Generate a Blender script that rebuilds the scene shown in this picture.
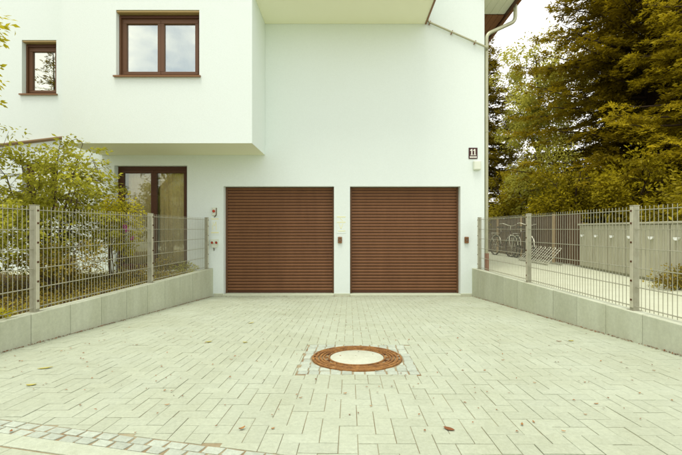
import bpy, math, random
import numpy as np
from mathutils import Vector, Matrix

for o in list(bpy.data.objects): bpy.data.objects.remove(o)
SC = bpy.context.scene
COL = SC.collection
R = math.radians
rnd = random.Random(7)
EYE, FY, SLOPE = 1.46, 8.24, 0.0686        # eye height over the garage threshold, facade distance, driveway fall

# ------------------------------------------------------------------ camera
cd = bpy.data.cameras.new('camera'); cam = bpy.data.objects.new('camera', cd); COL.objects.link(cam)
cam.location = (0, 0, EYE); cam.rotation_euler = (R(90), 0, 0)
cd.sensor_width = 36; cd.lens = 20.0; cd.shift_x = -5/682; cd.shift_y = 1.5/682
cd.clip_start = .05; cd.clip_end = 3000
SC.camera = cam

# ------------------------------------------------------------------ sky, sun, exposure
SUN_EL, SUN_ROT = R(72), R(205)
w = bpy.data.worlds.new('World'); SC.world = w; w.use_nodes = True
nt = w.node_tree; nt.nodes.clear()
N = nt.nodes.new; L = nt.links.new
out = N('ShaderNodeOutputWorld'); bg = N('ShaderNodeBackground'); sky = N('ShaderNodeTexSky')
sky.sky_type = 'NISHITA'; sky.sun_disc = False; sky.sun_elevation = SUN_EL; sky.sun_rotation = SUN_ROT
sky.air_density = 1.0; sky.dust_density = 2.0; sky.ozone_density = 1.0
tc = N('ShaderNodeTexCoord'); mp = N('ShaderNodeMapping'); mp.inputs['Scale'].default_value = (1.6, 1.6, 3.2)
mp.inputs['Location'].default_value = (.35, .1, .2)
ns = N('ShaderNodeTexNoise'); ns.inputs['Scale'].default_value = 1.7; ns.inputs['Detail'].default_value = 7; ns.inputs['Roughness'].default_value = .55
rp = N('ShaderNodeValToRGB'); rp.color_ramp.elements[0].position = .24; rp.color_ramp.elements[1].position = .50
mx = N('ShaderNodeMix'); mx.data_type = 'RGBA'
mx.inputs[7].default_value = (11.0, 11.0, 10.6, 1)
L(tc.outputs['Generated'], mp.inputs[0]); L(mp.outputs[0], ns.inputs[0]); L(ns.outputs[0], rp.inputs[0])
L(rp.outputs[0], mx.inputs[0]); L(sky.outputs[0], mx.inputs[6]); L(mx.outputs[2], bg.inputs[0])
bg.inputs[1].default_value = 0.1; L(bg.outputs[0], out.inputs[0])

sd = bpy.data.lights.new('sun', 'SUN'); sun = bpy.data.objects.new('sun', sd); COL.objects.link(sun)
sd.energy = 1.6; sd.angle = R(24); sd.color = (1, .96, .86)
sdir = Vector((math.sin(SUN_ROT)*math.cos(SUN_EL), math.cos(SUN_ROT)*math.cos(SUN_EL), math.sin(SUN_EL)))
sun.rotation_euler = sdir.to_track_quat('Z', 'Y').to_euler(); sun.location = (-6, -10, 20)

SC.view_settings.view_transform = 'Standard'; SC.view_settings.look = 'None'
SC.view_settings.gamma = 1; SC.view_settings.exposure = 0.55
SC.view_settings.use_curve_mapping = False
SC.render.engine = 'CYCLES'; SC.cycles.max_bounces = 10; SC.cycles.diffuse_bounces = 8; SC.cycles.transparent_max_bounces = 16
SC.render.resolution_x = 1024; SC.render.resolution_y = 683

# ------------------------------------------------------------------ materials
def S(r, g, b):
    f = lambda c: (c/255/12.92) if c/255 <= .04045 else ((c/255+.055)/1.055)**2.4
    return (f(r), f(g), f(b), 1)
def mat(name, col, rough=.7, var=.0, vscale=3.0, col2=None, bump=0., bscale=60., metal=0., objvar=0., attr=None, spec=.4,
        detail=5, stretch=(1, 1, 1), transl=0., grain=0., gscale=45.):
    """Procedural surface: base colour varied by world-position noise (+ per-object random / per-piece attribute), fine bump."""
    m = bpy.data.materials.new(name); m.use_nodes = True
    t = m.node_tree; b = t.nodes['Principled BSDF']; n = t.nodes.new; l = t.links.new
    b.inputs['Roughness'].default_value = rough; b.inputs['Metallic'].default_value = metal
    b.inputs['Specular IOR Level'].default_value = spec
    geo = n('ShaderNodeNewGeometry'); mpp = n('ShaderNodeMapping'); mpp.inputs['Scale'].default_value = stretch
    l(geo.outputs['Position'], mpp.inputs[0])
    c2 = col2 or tuple(c*.6 for c in col[:3])+(1,)
    noi = n('ShaderNodeTexNoise'); noi.inputs['Scale'].default_value = vscale; noi.inputs['Detail'].default_value = detail
    noi.inputs['Roughness'].default_value = .62
    l(mpp.outputs[0], noi.inputs[0])
    r = n('ShaderNodeMapRange'); r.inputs[1].default_value = .32; r.inputs[2].default_value = .72
    r.inputs[3].default_value = 0; r.inputs[4].default_value = var; l(noi.outputs[0], r.inputs[0])
    mixn = n('ShaderNodeMix'); mixn.data_type = 'RGBA'; mixn.inputs[6].default_value = col; mixn.inputs[7].default_value = c2
    l(r.outputs[0], mixn.inputs[0]); last = mixn.outputs[2]
    if grain:
        gn = n('ShaderNodeTexNoise'); gn.inputs['Scale'].default_value = gscale; gn.inputs['Detail'].default_value = 6; gn.inputs['Roughness'].default_value = .8
        l(geo.outputs['Position'], gn.inputs[0])
        gr = n('ShaderNodeMapRange'); gr.inputs[1].default_value = .3; gr.inputs[2].default_value = .7; gr.inputs[3].default_value = 1-grain; gr.inputs[4].default_value = 1+grain*.7
        l(gn.outputs[0], gr.inputs[0]); gh = n('ShaderNodeHueSaturation'); l(gr.outputs[0], gh.inputs['Value']); l(last, gh.inputs['Color']); last = gh.outputs[0]
    if objvar:
        src = None
        if attr:
            a = n('ShaderNodeAttribute'); a.attribute_name = attr; src = a.outputs['Fac']
        else:
            oi = n('ShaderNodeObjectInfo'); src = oi.outputs['Random']
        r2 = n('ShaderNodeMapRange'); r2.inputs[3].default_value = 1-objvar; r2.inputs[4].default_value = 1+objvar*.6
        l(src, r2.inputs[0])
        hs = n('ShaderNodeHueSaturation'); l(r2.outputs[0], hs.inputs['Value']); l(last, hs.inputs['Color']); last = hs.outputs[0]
    l(last, b.inputs['Base Color'])
    if bump:
        bn = n('ShaderNodeTexNoise'); bn.inputs['Scale'].default_value = bscale; bn.inputs['Detail'].default_value = 4
        l(geo.outputs['Position'], bn.inputs[0])
        bp = n('ShaderNodeBump'); bp.inputs['Strength'].default_value = bump; bp.inputs['Distance'].default_value = .01
        l(bn.outputs[0], bp.inputs['Height']); l(bp.outputs[0], b.inputs['Normal'])
    if transl:
        o = t.nodes['Material Output']; tr = n('ShaderNodeBsdfTranslucent'); l(last, tr.inputs[0])
        ms = n('ShaderNodeMixShader'); ms.inputs[0].default_value = transl
        l(b.outputs[0], ms.inputs[1]); l(tr.outputs[0], ms.inputs[2]); l(ms.outputs[0], o.inputs[0])
    return m
def glass(name, refl, tint, rtint=(.98, 1, .88, 1)):
    m = bpy.data.materials.new(name); m.use_nodes = True; t = m.node_tree; t.nodes.clear()
    n = t.nodes.new; l = t.links.new
    o = n('ShaderNodeOutputMaterial'); g = n('ShaderNodeBsdfGlossy'); g.inputs['Roughness'].default_value = .01
    g.inputs['Color'].default_value = rtint
    tr = n('ShaderNodeBsdfTransparent'); tr.inputs[0].default_value = tint
    fr = n('ShaderNodeFresnel'); fr.inputs[0].default_value = 1.5
    mr = n('ShaderNodeMapRange'); mr.inputs[3].default_value = refl; mr.inputs[4].default_value = 1.0
    l(fr.outputs[0], mr.inputs[0])
    bn = n('ShaderNodeTexNoise'); bn.inputs['Scale'].default_value = 1.3; geo = n('ShaderNodeNewGeometry'); l(geo.outputs['Position'], bn.inputs[0])
    bp = n('ShaderNodeBump'); bp.inputs['Strength'].default_value = .05; bp.inputs['Distance'].default_value = .02
    l(bn.outputs[0], bp.inputs['Height']); l(bp.outputs[0], g.inputs['Normal'])
    ms = n('ShaderNodeMixShader'); l(mr.outputs[0], ms.inputs[0]); l(tr.outputs[0], ms.inputs[1]); l(g.outputs[0], ms.inputs[2])
    l(ms.outputs[0], o.inputs[0]); return m

M = {}
M['plaster'] = mat('white plaster', (.755, .825, .785, 1), .9, .14, .55, (.69, .745, .665, 1), .4, 170, detail=8, stretch=(1, 1, .35), spec=.2, grain=.035, gscale=35)
M['soffit'] = mat('soffit plaster bounce tint', (.86, .86, .66, 1), .9, .12, .8, (.82, .81, .60, 1), .18, 150, spec=.2)  # warm bounce light on the undersides is tinted into this colour
M['brown'] = mat('brown window paint', S(96, 63, 34), .55, .25, 2.5, S(82, 50, 25), spec=.5)
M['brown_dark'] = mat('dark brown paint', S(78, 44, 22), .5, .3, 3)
M['slat'] = mat('brown roller slat', S(122, 82, 50), .6, .7, 2.2, S(104, 67, 38), .05, 90, spec=.35, objvar=.06, stretch=(2.5, 1, .35), grain=.06, gscale=12)
M['beige_rail'] = mat('beige metal rail', S(170, 146, 96), .5, .2, 4)
M['sill'] = mat('brown sill metal', S(128, 90, 54), .45, .2, 4)
M['flashing'] = mat('flashing metal', S(148, 120, 82), .5, .4, 4)
M['glass_sky'] = glass('window glass', .60, (.8, .82, .74, 1))
M['glass_door'] = glass('terrace glass', .07, (.96, .96, .9, 1))
M['curtain'] = mat('cream curtain', S(236, 222, 186), .9, .3, 5, S(222, 204, 165), transl=.0)
M['paver'] = mat('concrete paver', (.455, .495, .375, 1), .88, .75, 1.7, (.375, .40, .275, 1), .5, 260, objvar=.045, detail=10, spec=.25, grain=.16)
M['paver_far'] = mat('concrete paver further', (.455, .495, .375, 1), .88, .75, 1.7, (.375, .40, .275, 1), .5, 260, objvar=.045, attr='tone', detail=10, spec=.25, grain=.16)
M['joint'] = mat('joint grit', (.36, .33, .21, 1), .95, 1.0, 4.5, (.20, .105, .035, 1), .5, 300, detail=8)
M['sett'] = mat('granite sett', (.44, .485, .395, 1), .85, .6, 22, (.375, .41, .32, 1), .4, 200, objvar=.12, grain=.22, spec=.3)
M['sett_far'] = mat('granite sett joined', (.44, .485, .395, 1), .85, .6, 22, (.375, .41, .32, 1), .4, 200, objvar=.12, grain=.22, attr='tone', spec=.3)
M['kerb'] = mat('kerb concrete', (.46, .50, .38, 1), .88, .6, 8, (.39, .42, .29, 1), .4, 200, grain=.16)
M['concrete'] = mat('wall concrete', (.54, .57, .44, 1), .85, .85, 2.6, (.42, .44, .31, 1), .25, 140, objvar=.06, grain=.12, gscale=25, detail=9, stretch=(1.6, 1.6, .35), spec=.25)
M['threshold'] = mat('threshold concrete', (.56, .60, .45, 1), .85, .5, 7, (.44, .46, .32, 1), .2, 160)
M['rust'] = mat('rusty cast iron', (.36, .175, .045, 1), .8, 1., 16, (.14, .055, .014, 1), .6, 120, detail=9, grain=.45, gscale=70)
M['rust_dark'] = mat('dark rust', (.09, .035, .008, 1), .9, .5, 30)
M['cover'] = mat('cover concrete', (.54, .56, .44, 1), .9, .7, 9, (.44, .45, .33, 1), .5, 220, grain=.15, gscale=60)
M['zinc'] = mat('galvanised steel', S(170, 169, 148), .5, .6, 14, S(140, 137, 114), .08, 200, metal=.3)
M['zinc_lit'] = mat('lit galvanised steel', S(206, 204, 182), .4, .5, 14, S(180, 176, 152), .08, 200, metal=.3)  # lightened against the posts: face contrast the soft light lacks, put into colour
M['pipe'] = mat('zinc pipe', S(178, 178, 150), .42, .4, 6, S(150, 148, 118), metal=.5)
M['pipe_red'] = mat('red brown standpipe', S(132, 74, 48), .6, .3, 8)
M['soil'] = mat('garden soil', (.075, .045, .018, 1), .95, .9, 9, (.035, .02, .008, 1), .9, 40)
M['yard'] = mat('yard paving', (.52, .54, .40, 1), .9, .6, 3.5, (.43, .44, .30, 1), .3, 180, detail=9)
M['ground'] = mat('ground', (.40, .40, .28, 1), .95, .8, 1.2, (.30, .30, .18, 1), .4, 20)
M['bounce_paving'] = mat('street asphalt', (.42, .43, .34, 1), .9, .5, 4)  # unseen street paled, like the ground, to bounce light onto the soffits
M['bark'] = mat('bark', (.055, .034, .016, 1), .95, .8, 14, (.03, .017, .008, 1), .8, 50, stretch=(1, 1, .25))
M['stem'] = mat('shrub stem', (.10, .07, .035, 1), .9, .6, 20, (.06, .04, .02, 1))
M['roof'] = mat('roof tile', (.13, .055, .03, 1), .8, .5, 5)
M['eave'] = mat('brown eave wood', S(128, 84, 52), .6, .5, 6, S(100, 62, 36), stretch=(1, .2, 1))
M['white_board'] = mat('white soffit board', (.74, .76, .62, 1), .7, .3, 3, (.64, .66, .5, 1))
M['fence_wood'] = mat('weathered brown wood', S(104, 82, 60), .9, .9, 5, S(74, 54, 38), .4, 60, objvar=.22, stretch=(3, 3, .3))
M['post_wood'] = mat('pale wood', S(176, 150, 110), .9, .5, 6)
M['bin_wood'] = mat('grey bin cladding', S(184, 182, 158), .85, .7, 5, S(156, 152, 126), .3, 60, objvar=.08, stretch=(2, 2, .4))
M['handle'] = mat('bright handle', (.85, .87, .80, 1), .3, .1, 5, metal=.2)
M['black'] = mat('black rubber', (.02, .016, .012, 1), .6, .2, 10)
M['silver'] = mat('silver tube', S(215, 212, 190), .3, .2, 9, metal=.6)
M['bike_paint'] = mat('dark bike paint', S(70, 44, 36), .35, .2, 9)
M['bike_white'] = mat('pale bike paint', S(226, 222, 200), .35, .2, 9)
M['white_plastic'] = mat('white plastic', (.70, .74, .62, 1), .4, .15, 8)
M['red'] = mat('red button', S(180, 62, 32), .4, .2, 20)
M['yellow'] = mat('faded yellow print', (.78, .76, .42, 1), .7, .5, 60, (.78, .80, .60, 1))
M['plate'] = mat('dark number plate', S(62, 26, 20), .35, .2, 20)
M['white_print'] = mat('white print', S(240, 240, 225), .6, .1, 20)
M['flower'] = mat('purple flower', S(150, 40, 110), .7, .3, 30, transl=.2)
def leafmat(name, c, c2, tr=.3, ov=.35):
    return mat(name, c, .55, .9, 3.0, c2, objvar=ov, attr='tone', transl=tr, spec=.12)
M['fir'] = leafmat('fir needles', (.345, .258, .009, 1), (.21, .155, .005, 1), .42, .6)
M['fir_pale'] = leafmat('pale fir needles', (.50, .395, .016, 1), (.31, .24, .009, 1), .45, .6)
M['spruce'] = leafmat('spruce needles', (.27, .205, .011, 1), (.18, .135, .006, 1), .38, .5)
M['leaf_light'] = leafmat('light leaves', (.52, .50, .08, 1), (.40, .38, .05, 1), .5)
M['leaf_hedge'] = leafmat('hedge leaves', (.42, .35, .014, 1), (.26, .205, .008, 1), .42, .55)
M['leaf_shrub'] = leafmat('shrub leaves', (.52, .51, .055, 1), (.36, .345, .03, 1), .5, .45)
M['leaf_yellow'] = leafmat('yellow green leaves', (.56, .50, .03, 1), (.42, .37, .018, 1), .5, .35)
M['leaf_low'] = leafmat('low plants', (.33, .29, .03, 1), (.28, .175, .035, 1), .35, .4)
M['dry_leaf'] = mat('dry leaf', S(160, 118, 66), .8, .8, 30, S(124, 84, 46))
M['brown_leaf'] = mat('brown leaf', S(126, 76, 38), .7, .6, 60, S(94, 54, 26))
M['green_leaf'] = mat('fallen green leaf', S(176, 168, 84), .7, .6, 40, S(140, 126, 56))
M['litter'] = mat('litter', S(150, 92, 40), .9, 1., 25, S(96, 56, 26), objvar=.4, attr='tone')

# ------------------------------------------------------------------ helpers
def origin(o):
    v = Vector((0, 0, 0))
    while o: v += o.location; o = o.parent
    return v
def link(name, me, parent=None, loc=(0, 0, 0)):
    o = bpy.data.objects.new(name, me); COL.objects.link(o)
    if parent: o.parent = parent
    o.location = loc; return o
def tag(o, label=None, cat=None, group=None, kind=None):
    if label: o['label'] = label
    if cat: o['category'] = cat
    if group: o['group'] = group
    if kind: o['kind'] = kind
    return o
def thing(name, label, cat, loc=(0, 0, 0), group=None):
    o = link(name, None, None, loc); o.empty_display_size = .2
    return tag(o, label, cat, group)
class MB:
    def __init__(s): s.v = []; s.f = []; s.sm = []
    def add(s, vs, fs, smooth=False):
        n = len(s.v); s.v += [tuple(p) for p in vs]; s.f += [tuple(i+n for i in f) for f in fs]; s.sm += [smooth]*len(fs); return s
    def box(s, x0, x1, y0, y1, z0, z1, bev=0.):
        if x0 > x1: x0, x1 = x1, x0
        if y0 > y1: y0, y1 = y1, y0
        if z0 > z1: z0, z1 = z1, z0
        return s.obox(Vector(((x0+x1)/2, (y0+y1)/2, (z0+z1)/2)), (x1-x0, y1-y0, z1-z0), None, bev)
    def obox(s, c, size, rot=None, bev=0.):
        hx, hy, hz = (k/2 for k in size); rot = rot or Matrix.Identity(3); c = Vector(c)
        if bev <= 0:
            P = [(a*hx, b*hy, d*hz) for d in (-1, 1) for b in (-1, 1) for a in (-1, 1)]
            F = [(0, 2, 3, 1), (4, 5, 7, 6), (0, 1, 5, 4), (2, 6, 7, 3), (0, 4, 6, 2), (1, 3, 7, 5)]
        else:
            b_ = min(bev, hx*.49, hy*.49, hz*.49); P = []; idx = {}
            for sx in (-1, 1):
                for sy in (-1, 1):
                    for sz in (-1, 1):
                        for ax in range(3):
                            p = [sx*(hx-b_), sy*(hy-b_), sz*(hz-b_)]; p[ax] = (sx*hx, sy*hy, sz*hz)[ax]
                            idx[(sx, sy, sz, ax)] = len(P); P.append(tuple(p))
            F = []
            cyc = [(-1, -1), (1, -1), (1, 1), (-1, 1)]
            for ax in range(3):
                for sg in (-1, 1):
                    q = []
                    for a, b in cyc:
                        k = [0, 0, 0]; k[ax] = sg; k[(ax+1) % 3] = a; k[(ax+2) % 3] = b
                        q.append(idx[(*k, ax)])
                    F.append(tuple(q) if sg > 0 else tuple(reversed(q)))
            for ax in range(3):
                u, v_ = (ax+1) % 3, (ax+2) % 3
                for a in (-1, 1):
                    for b in (-1, 1):
                        q = []
                        for e, fax in ((-1, u), (1, u), (1, v_), (-1, v_)):
                            k = [0, 0, 0]; k[ax] = e; k[u] = a; k[v_] = b; q.append(idx[(*k, fax)])
                        F.append(tuple(q) if a*b < 0 else tuple(reversed(q)))
            for sx in (-1, 1):
                for sy in (-1, 1):
                    for sz in (-1, 1):
                        q = tuple(idx[(sx, sy, sz, a)] for a in range(3)); F.append(q if sx*sy*sz > 0 else tuple(reversed(q)))
        return s.add([c + rot @ Vector(p) for p in P], F)
    def tube(s, pts, r, n=8, cap=True, closed=False):
        pts = [Vector(p) for p in pts]; rs = r if isinstance(r, (list, tuple)) else [r]*len(pts); V = []; F = []
        up = None; m = len(pts)
        for i, p in enumerate(pts):
            a = pts[(i-1) % m] if closed else pts[max(i-1, 0)]; b = pts[(i+1) % m] if closed else pts[min(i+1, m-1)]
            d = (b-a).normalized()
            if up is None:
                up = Vector((0, 0, 1)) if abs(d.z) < .9 else Vector((1, 0, 0))
            e = d.cross(up).normalized(); up = e.cross(d).normalized()
            for k in range(n):
                t = 2*math.pi*k/n; V.append(p + float(rs[i])*(math.cos(t)*e + math.sin(t)*up))
        for i in range(m if closed else m-1):
            j = (i+1) % m
            for k in range(n): F.append((i*n+k, i*n+(k+1) % n, j*n+(k+1) % n, j*n+k))
        s.add(V, F, True)
        if cap and not closed:
            s.add(V[:n], [tuple(range(n))]); s.add(V[-n:], [tuple(reversed(range(n)))])
        return s
    def lathe(s, prof, c=(0, 0, 0), n=48, axis='z', smooth=True, close=False):
        c = Vector(c); V = []; F = []; m = len(prof)
        for k in range(n):
            t = 2*math.pi*k/n
            for r, z in prof:
                p = Vector((r*math.cos(t), r*math.sin(t), z))
                if axis == 'y': p = Vector((r*math.cos(t), -z, r*math.sin(t)))
                V.append(c+p)
        for k in range(n):
            for i in range(m if close else m-1):
                j = (i+1) % m
                F.append((k*m+i, ((k+1) % n)*m+i, ((k+1) % n)*m+j, k*m+j))
        return s.add(V, F, smooth)
    def disc(s, c, r, n=32, axis='z'):
        c = Vector(c)
        P = [c+(Vector((r*math.cos(2*math.pi*k/n), r*math.sin(2*math.pi*k/n), 0)) if axis == 'z' else
                Vector((r*math.cos(2*math.pi*k/n), 0, r*math.sin(2*math.pi*k/n)))) for k in range(n)]
        return s.add(P, [tuple(range(n))])
    def prism(s, poly, z0, z1, axis='z'):
        """extrude polygon: axis z -> (x,y) outline, axis y -> (x,z) outline, axis x -> (y,z) outline"""
        f = {'z': lambda a, b, h: (a, b, h), 'y': lambda a, b, h: (a, h, b), 'x': lambda a, b, h: (h, a, b)}[axis]
        n = len(poly); V = [f(a, b, z0) for a, b in poly] + [f(a, b, z1) for a, b in poly]
        F = [tuple(range(n)), tuple(range(n, 2*n))] + [(i, (i+1) % n, n+(i+1) % n, n+i) for i in range(n)]
        return s.add(V, F)
    def mesh(s, name, material, off=(0, 0, 0)):
        me = bpy.data.meshes.new(name); ox, oy, oz = off
        me.from_pydata([(x-ox, y-oy, z-oz) for x, y, z in s.v], [], s.f)
        me.polygons.foreach_set('use_smooth', s.sm)
        import bmesh
        bm = bmesh.new(); bm.from_mesh(me); bmesh.ops.recalc_face_normals(bm, faces=bm.faces); bm.to_mesh(me); bm.free()
        me.materials.append(material); me.update(); return me
    def build(s, name, material, parent=None):
        off = origin(parent) if parent else (0, 0, 0)
        return link(name, s.mesh(name, material, off), parent)
    def build_thing(s, name, material, base, label, cat, group=None):
        o = link(name, s.mesh(name, material, base), None, base); return tag(o, label, cat, group)
def B(*a, **k): return MB().box(*a, **k)

def fast_mesh(name, V, nper, material, tone=None, extra=None):
    """V: (k, nper, 3) array of separate polygons"""
    k = V.shape[0]; me = bpy.data.meshes.new(name)
    me.vertices.add(k*nper); me.vertices.foreach_set('co', V.reshape(-1).astype(np.float32))
    me.loops.add(k*nper); me.loops.foreach_set('vertex_index', np.arange(k*nper, dtype=np.int32))
    me.polygons.add(k); me.polygons.foreach_set('loop_start', np.arange(0, k*nper, nper, dtype=np.int32))
    me.polygons.foreach_set('loop_total', np.full(k, nper, dtype=np.int32))
    if tone is not None:
        a = me.attributes.new('tone', 'FLOAT', 'POINT'); a.data.foreach_set('value', np.repeat(tone, nper).astype(np.float32))
    me.materials.append(material); me.update(calc_edges=True); me.validate(); return me

# ------------------------------------------------------------------ ground
gm = MB(); Z = .50
def quad(m, pts, z): m.add([(x, y, z) for x, y in pts], [(0, 1, 2, 3)])
quad(gm, [(-600, .9), (-3.34, .9), (-2.98, 9.6), (-600, 9.6)], Z)
quad(gm, [(3.16, .9), (600, .9), (600, 9.6), (2.82, 9.6)], Z)
quad(gm, [(-600, 9.6), (600, 9.6), (600, 900), (-600, 900)], Z)
quad(gm, [(-600, -600), (600, -600), (600, .9), (-600, .9)], Z)
tag(gm.build('ground', M['ground']), 'flat ground around the house reaching to the horizon', kind='structure')
st = MB(); quad(st, [(-60, -9), (60, -9), (60, -2.2), (-60, -2.2)], .506)
tag(st.build('street', M['bounce_paving']), 'unseen street behind the viewer, paled to bounce light', kind='structure')
LW = lambda d: -2.89 - .056*(FY-d)            # inner face of the left retaining wall
RW = lambda d: 2.74 + .049*(FY-d)             # inner face of the right retaining wall
sm = MB()
nx, ny = 60, 40
r1 = random.Random(3)
for (x0, x1, y0, y1) in [(-9.5, 0, .9, 8.2)]:
    V = []; F = []
    for j in range(ny+1):
        y = y0+(y1-y0)*j/ny; xe = LW(y)-.11
        for i in range(nx+1):
            x = x0+(xe-x0)*i/nx; V.append((x, y, .545+r1.uniform(-.018, .02)*(0 if i == nx else 1)+.03*math.sin(x*1.7+y)*(xe-x)/5))
    for j in range(ny):
        for i in range(nx): a = j*(nx+1)+i; F.append((a, a+1, a+nx+2, a+nx+1))
    sm.add(V, F, True)
tag(sm.build('garden_bed', M['soil']), 'brown soil bed behind the left fence', kind='structure')
yd = MB(); yd.add([(RW(.9)+.11, .9, .548), (16, .9, .548), (16, 30, .548), (RW(8.2)+.11, 30, .548)], [(0, 1, 2, 3)])
tag(yd.build('yard', M['yard']), 'pale paved yard behind the right fence', kind='structure')

gs = MB(); gs.add([(-8.8, 7.45, .562), (-3.06, 7.45, .562), (-3.02, 8.235, .562), (-8.8, 8.235, .562)], [(0, 1, 2, 3)])
tag(gs.build('terrace', M['yard']), 'added pale strip along the house wall bouncing light under the bay', kind='structure')  # strip added and kept pale to throw light onto the bay soffit
# ------------------------------------------------------------------ driveway with pavers
TH = math.atan(SLOPE); CT = math.cos(TH)
dm = MB(); v0 = -(FY-.9)/CT
dm.add([(-3.45, v0, -.0045), (3.3, v0, -.0045), (3.3, .15, -.0045), (-3.45, .15, -.0045)], [(0, 1, 2, 3)])
drive = link('driveway', dm.mesh('driveway', M['joint']), None, (0, FY, 0)); drive.rotation_euler = (-TH, 0, 0)
tag(drive, 'pale herringbone paved driveway falling towards the garages', kind='structure')
def clip(poly, n, c):            # keep side n.p <= c
    outp = []
    for i in range(len(poly)):
        p, q = poly[i], poly[(i+1) % len(poly)]; dp = n[0]*p[0]+n[1]*p[1]-c; dq = n[0]*q[0]+n[1]*q[1]-c
        if dp <= 0: outp.append(p)
        if dp*dq < 0: t = dp/(dp-dq); outp.append((p[0]+t*(q[0]-p[0]), p[1]+t*(q[1]-p[1])))
    return outp
def area(p): return abs(sum(p[i][0]*p[(i+1) % len(p)][1]-p[(i+1) % len(p)][0]*p[i][1] for i in range(len(p))))/2 if len(p) > 2 else 0
def stone(poly, g=.0017, ch=.0025, h=.03, top=0.):
    """bevelled stone from a convex outline, inset by half a joint"""
    n = len(poly); cx = sum(p[0] for p in poly)/n; cy = sum(p[1] for p in poly)/n
    def inset(d):
        q = []
        for x, y in poly:
            l = math.hypot(x-cx, y-cy) or 1; k = max(0, 1-d*1.35/l); q.append((cx+(x-cx)*k, cy+(y-cy)*k))
        return q
    if n == 4:
        xs = [p[0] for p in poly]; ys = [p[1] for p in poly]
        def inset(d, poly=poly):
            q = []
            for i in range(4):
                p = Vector(poly[i]); a = (Vector(poly[i-1])-p).normalized(); b = (Vector(poly[(i+1) % 4])-p).normalized()
                q.append(tuple(p+(a+b)*d))
            return q
    a = inset(g); b = inset(g+ch)
    V = [(x, y, top-h) for x, y in a]+[(x, y, top-ch*.6) for x, y in a]+[(x, y, top) for x, y in b]
    F = [tuple(range(2*n, 3*n))]
    for i in range(n):
        j = (i+1) % n; F += [(i, j, n+j, n+i), (n+i, n+j, 2*n+j, 2*n+i)]
    return V, F
PR = -R(.55)                                    # paving bond turned a touch against the facade
cr, sr = math.cos(PR), math.sin(PR)
MH = (.095, -(FY-3.31)/CT)                      # manhole centre in driveway plane
def toP(u, v): return (u*cr+v*sr, -u*sr+v*cr)   # world-plane -> bond frame
def frP(a, b): return (a*cr-b*sr, a*sr+b*cr)
mhp = toP(*MH); HALF = .47
SA = R(-13); sdx, sdy = math.cos(SA), math.sin(SA); S0 = (-1.89, -(FY-2.07)/CT); SN = (sdy, -sdx)   # street edge; SN points to street
if SN[1] > 0: SN = (-SN[0], -SN[1])
def past(u, v): return (u-S0[0])*SN[0]+(v-S0[1])*SN[1]
U = .0925
stones = []
x_off = toP(.026, 0)[0]
for j in range(-86, 2):
    for i in range(-39, 39):
        r = (i+j) % 4
        if r == 0: rect = (i, j, i+2, j+1)
        elif r == 2: rect = (i, j, i+1, j+2)
        else: continue
        a0, b0, a1, b1 = (rect[0]*U+x_off, rect[1]*U-.07, rect[2]*U+x_off, rect[3]*U-.07)
        poly = [(a0, b0), (a1, b0), (a1, b1), (a0, b1)]
        # cut round the manhole field
        mx0, mx1, my0, my1 = mhp[0]-HALF, mhp[0]+HALF, mhp[1]-HALF, mhp[1]+HALF
        cut = False
        if a1 > mx0 and a0 < mx1 and b1 > my0 and b0 < my1:
            c = [clip(poly, (1, 0), mx0), clip(poly, (-1, 0), -mx1), clip(poly, (0, 1), my0), clip(poly, (0, -1), -my1)]
            poly = max(c, key=area); cut = True
            if area(poly) < .0022: continue
        pl = [frP(a, b) for a, b in poly]
        cu = sum(p[0] for p in pl)/len(pl); cv = sum(p[1] for p in pl)/len(pl)
        d = FY+cv*CT
        if cu < LW(d)-.12 or cu > RW(d)+.12: continue
        dist = [past(*p) for p in pl]
        if max(dist) > 0:
            if min(dist) > -.03: continue
            q = clip(pl, SN, SN[0]*S0[0]+SN[1]*S0[1])
            if area(q) < .003: continue
            pl = q; cut = True
        if max(p[1] for p in pl) > -.06:
            q = clip(pl, (0, 1), -.062)
            if area(q) < .002: continue
            pl = q; cut = True
        px = 346+379*cu/d; s = 379/d
        vis = -8 < px < 690 and (229+379*(EYE-(-cv*math.sin(TH)))/d) < 462
        stones.append((area(pl)*s*s if vis else 0, pl, cut, r, cu, cv))
stones.sort(key=lambda t: -t[0])
shared = {}
def paver_mesh(r):
    if r not in shared:
        a, b = (U, U/2) if r == 0 else (U/2, U)
        V, F = stone([(-a, -b), (a, -b), (a, b), (-a, b)])
        V = [(x*cr-y*sr, x*sr+y*cr, z) for x, y, z in V]
        me = bpy.data.meshes.new('paver'); me.from_pydata(V, [], F); me.materials.append(M['paver']); shared[r] = me
    return shared[r]
r2 = random.Random(11)
def wob(): return r2.gauss(0, .0009)
FV = []; FF = []; FT = []
for n, (sz, pl, cut, r, cu, cv) in enumerate(stones):
    if n < 300:
        if cut:
            V, F = stone([(x-cu, y-cv) for x, y in pl]); me = bpy.data.meshes.new('paver'); me.from_pydata(V, [], F); me.materials.append(M['paver'])
        else: me = paver_mesh(r)
        o = link('paver', me, drive, (cu, cv, wob())); o.rotation_euler = (r2.gauss(0, .004), r2.gauss(0, .004), r2.gauss(0, .003))
    else:
        V, F = stone(pl, top=wob()); k = len(FV); FV += V; FF += [tuple(i+k for i in f) for f in F]; FT += [r2.random()]*len(V)
me = bpy.data.meshes.new('far_pavers'); me.from_pydata(FV, [], FF); a = me.attributes.new('tone', 'FLOAT', 'POINT'); a.data.foreach_set('value', FT)
me.materials.append(M['paver_far']); tag(link('further_pavers', me, drive), kind='stuff')
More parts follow.
